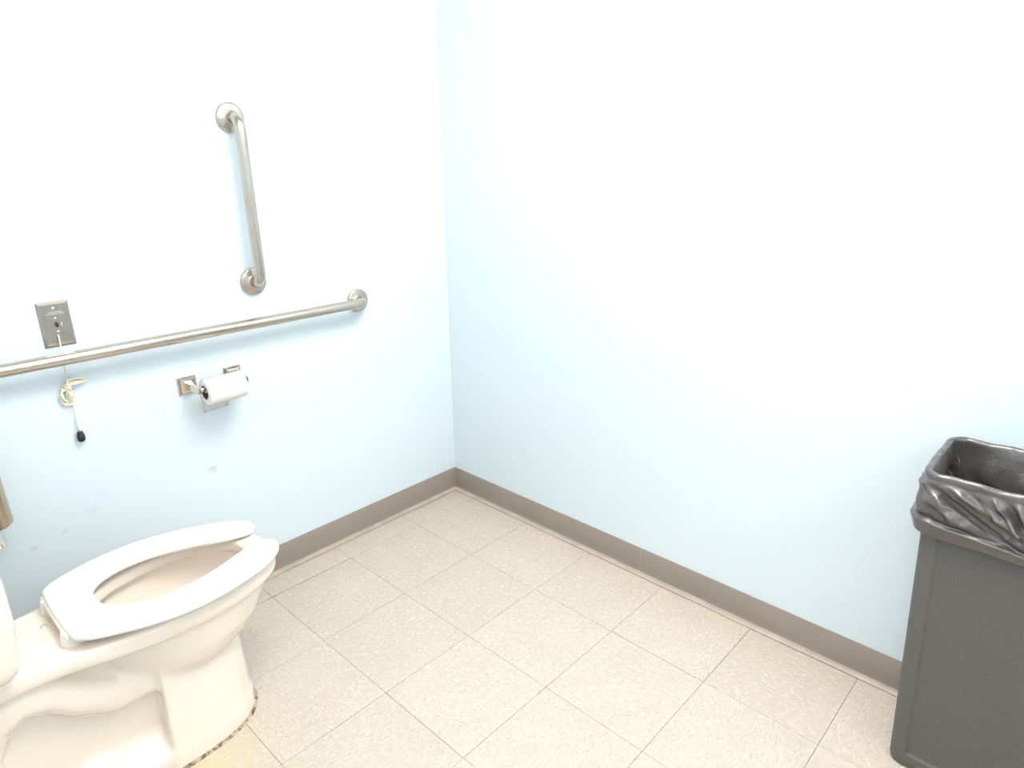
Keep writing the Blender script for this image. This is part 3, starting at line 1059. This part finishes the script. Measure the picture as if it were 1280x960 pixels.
# liner: folded over the rim, creased by ridges and valleys
lin = thing('bin_liner', 'crumpled black plastic bag folded over the rim of the grey bin', 'bag', (BCX, BCY, 0))
HX, HY2 = 0.2800, 0.1230
def seg_d(px, pz, a, b_):
    e = (b_[0] - a[0], b_[1] - a[1])
    t = ((px - a[0]) * e[0] + (pz - a[1]) * e[1]) / (e[0] ** 2 + e[1] ** 2)
    tc = min(1, max(0, t))
    dx, dz = px - a[0] - e[0] * tc, pz - a[1] - e[1] * tc
    side = e[0] * dz - e[1] * dx
    return math.hypot(dx, dz), (1 if side > 0 else -1), t
# ((x,z),(x,z), amplitude, width) on the near face, in world x and z
folds = [((1.742, 0.732), (1.960, 0.612), -0.0110, 0.010), ((1.742, 0.705), (1.930, 0.600), 0.0060, 0.012),
         ((1.770, 0.742), (1.990, 0.640), 0.0090, 0.011), ((1.845, 0.745), (1.905, 0.680), 0.0070, 0.007),
         ((1.868, 0.748), (1.905, 0.690), -0.0080, 0.006), ((1.885, 0.748), (1.935, 0.665), 0.0090, 0.007),
         ((1.800, 0.744), (1.855, 0.700), -0.0050, 0.008), ((1.752, 0.728), (1.800, 0.660), 0.0040, 0.010),
         ((1.93, 0.745), (2.02, 0.65), -0.008, 0.010), ((2.00, 0.745), (2.10, 0.66), 0.008, 0.012), ((2.10, 0.745), (2.16, 0.64), -0.008, 0.010), ((2.2, 0.745), (2.15, 0.64), 0.008, 0.012)]
def bag_grid():
    loopn = (260, 18)
    base = rr_loop(HX, HY2, 0.030, *loopn)
    n = len(base)
    prof = []   # (offset outwards, z, zone)
    for k in range(50):      # hem up the outside
        t = k / 49
        prof.append((0.0075 - 0.001 * t, 0.618 + (0.742 - 0.618) * t, 'out'))
    for k in range(1, 9):    # over the rim
        a = math.pi * k / 9
        prof.append((-0.0005 + 0.0080 * math.cos(a), 0.745 + 0.0095 * math.sin(a), 'rim'))
    for k in range(26):      # down inside
        t = k / 25
        prof.append((-0.0090 - 0.045 * t, 0.742 - 0.34 * t, 'in'))
    bm = bmesh.new()
    rows = []
    for off, z, zone in prof:
        row = []
        for i, (x, y, (nx, ny)) in enumerate(base):
            wx, wy = x + BCX, y + BCY
            d = 0.0
            zz = z
            P = Vector((wx * 9, wy * 9, z * 9))
            nz = noise.noise(P) * 0.6 + noise.noise(P * 2.3) * 0.35 + noise.noise(P * 5.1) * 0.15
            if zone == 'out':
                u = (z - 0.618) / 0.124
                fade = sstep(0.0, 0.25, u) * sstep(1.02, 0.80, u)
                near = sstep(0.7, 1.0, -ny)
                g = wx + (BCY - wy) * (1 if nx < 0 else -1) * 0.9
                d += 0.0060 * fade + nz * 0.0045 * fade
                # crisp random creases: folded noise
                w1 = noise.noise(Vector((g * 17 + z * 20, z * 24 - g * 7, 1.7)))
                w2 = noise.noise(Vector((g * 38 - z * 14, z * 30 + g * 12, 6.1)))
                d += fade * (0.0075 * (0.35 - abs(w1) * 1.6) + 0.0030 * (0.35 - abs(w2) * 1.8))
                if near > 0:
                    for a, b_, amp, w in folds:
                        ds, _, t = seg_d(wx, z, a, b_)
                        d += near * 1.5 * amp * max(0.0, 1 - ds / w) * fade
                # proud hem: its top edge catches the light, its face turns down
                ledge = 0.6515 - 0.075 * max(0.0, wx - 1.75) * near + 0.002 * noise.noise(Vector((g * 20, 0, 9)))
                k = sstep(ledge + 0.0035, ledge - 0.0015, z)
                hem = 0.0125 * max(0.0, (z - 0.612) / (ledge - 0.612)) ** 1.2
                d *= 0.15 + 0.85 * sstep(ledge, ledge + 0.022, z)
                d = d * (1 - k) + hem * k
                if z < 0.65:
                    zz += 0.005 * noise.noise(Vector((wx * 14, wy * 14, 5))) * (1 - (z - 0.618) / 0.032)
            elif zone == 'rim':
                d += nz * 0.0045
                zz += 0.0034 * noise.noise(Vector((wx * 26, wy * 26, 2)))
            else:
                u = (0.742 - z) / 0.34
                s_ = (wx if abs(ny) > 0.7 else wy)
                f = noise.noise(Vector((s_ * 24 + 4 * noise.noise(Vector((s_ * 4, z * 5, 1))), z * 2.2, 7 if ny > 0 else 2)))
                f = (1 - abs(f) * 3.6)
                d -= 0.0015 + (0.030 * min(u * 1.6, 1) + 0.004) * max(-1.2, f) * min(1, u * 6 + 0.25)
                d -= nz * 0.024 * min(1, u * 3)
            tot = off + d
            if zone == 'in':
                tot = min(tot, 0.036 * z / 0.74 - 0.037 - 0.007)
            elif zone == 'out':
                tot = max(tot, 0.0035 if z < 0.715 else 0.0075)
            row.append(bm.verts.new((x + nx * tot, y + ny * tot, zz)))
        rows.append(row)
    for a, b_ in zip(rows, rows[1:]):
        for k in range(n):
            bm.faces.new((a[k], a[(k + 1) % n], b_[(k + 1) % n], b_[k]))
    # gathered bottom
    last = rows[-1]
    for s in range(1, 9):
        t = s / 9
        row = []
        for v in last:
            c = Vector((v.co.x * (1 - t), v.co.y * (1 - t), v.co.z - 0.02 * t))
            c.z += 0.020 * noise.noise(Vector((c.x * 18, c.y * 18, s * 0.2)))
            row.append(bm.verts.new(c))
        p = rows[-1]
        for k in range(n):
            bm.faces.new((p[k], p[(k + 1) % n], row[(k + 1) % n], row[k]))
        rows.append(row)
    bm.faces.new(rows[-1])
    return bm
obj('film', bag_grid(), M['bag'], lin, True)
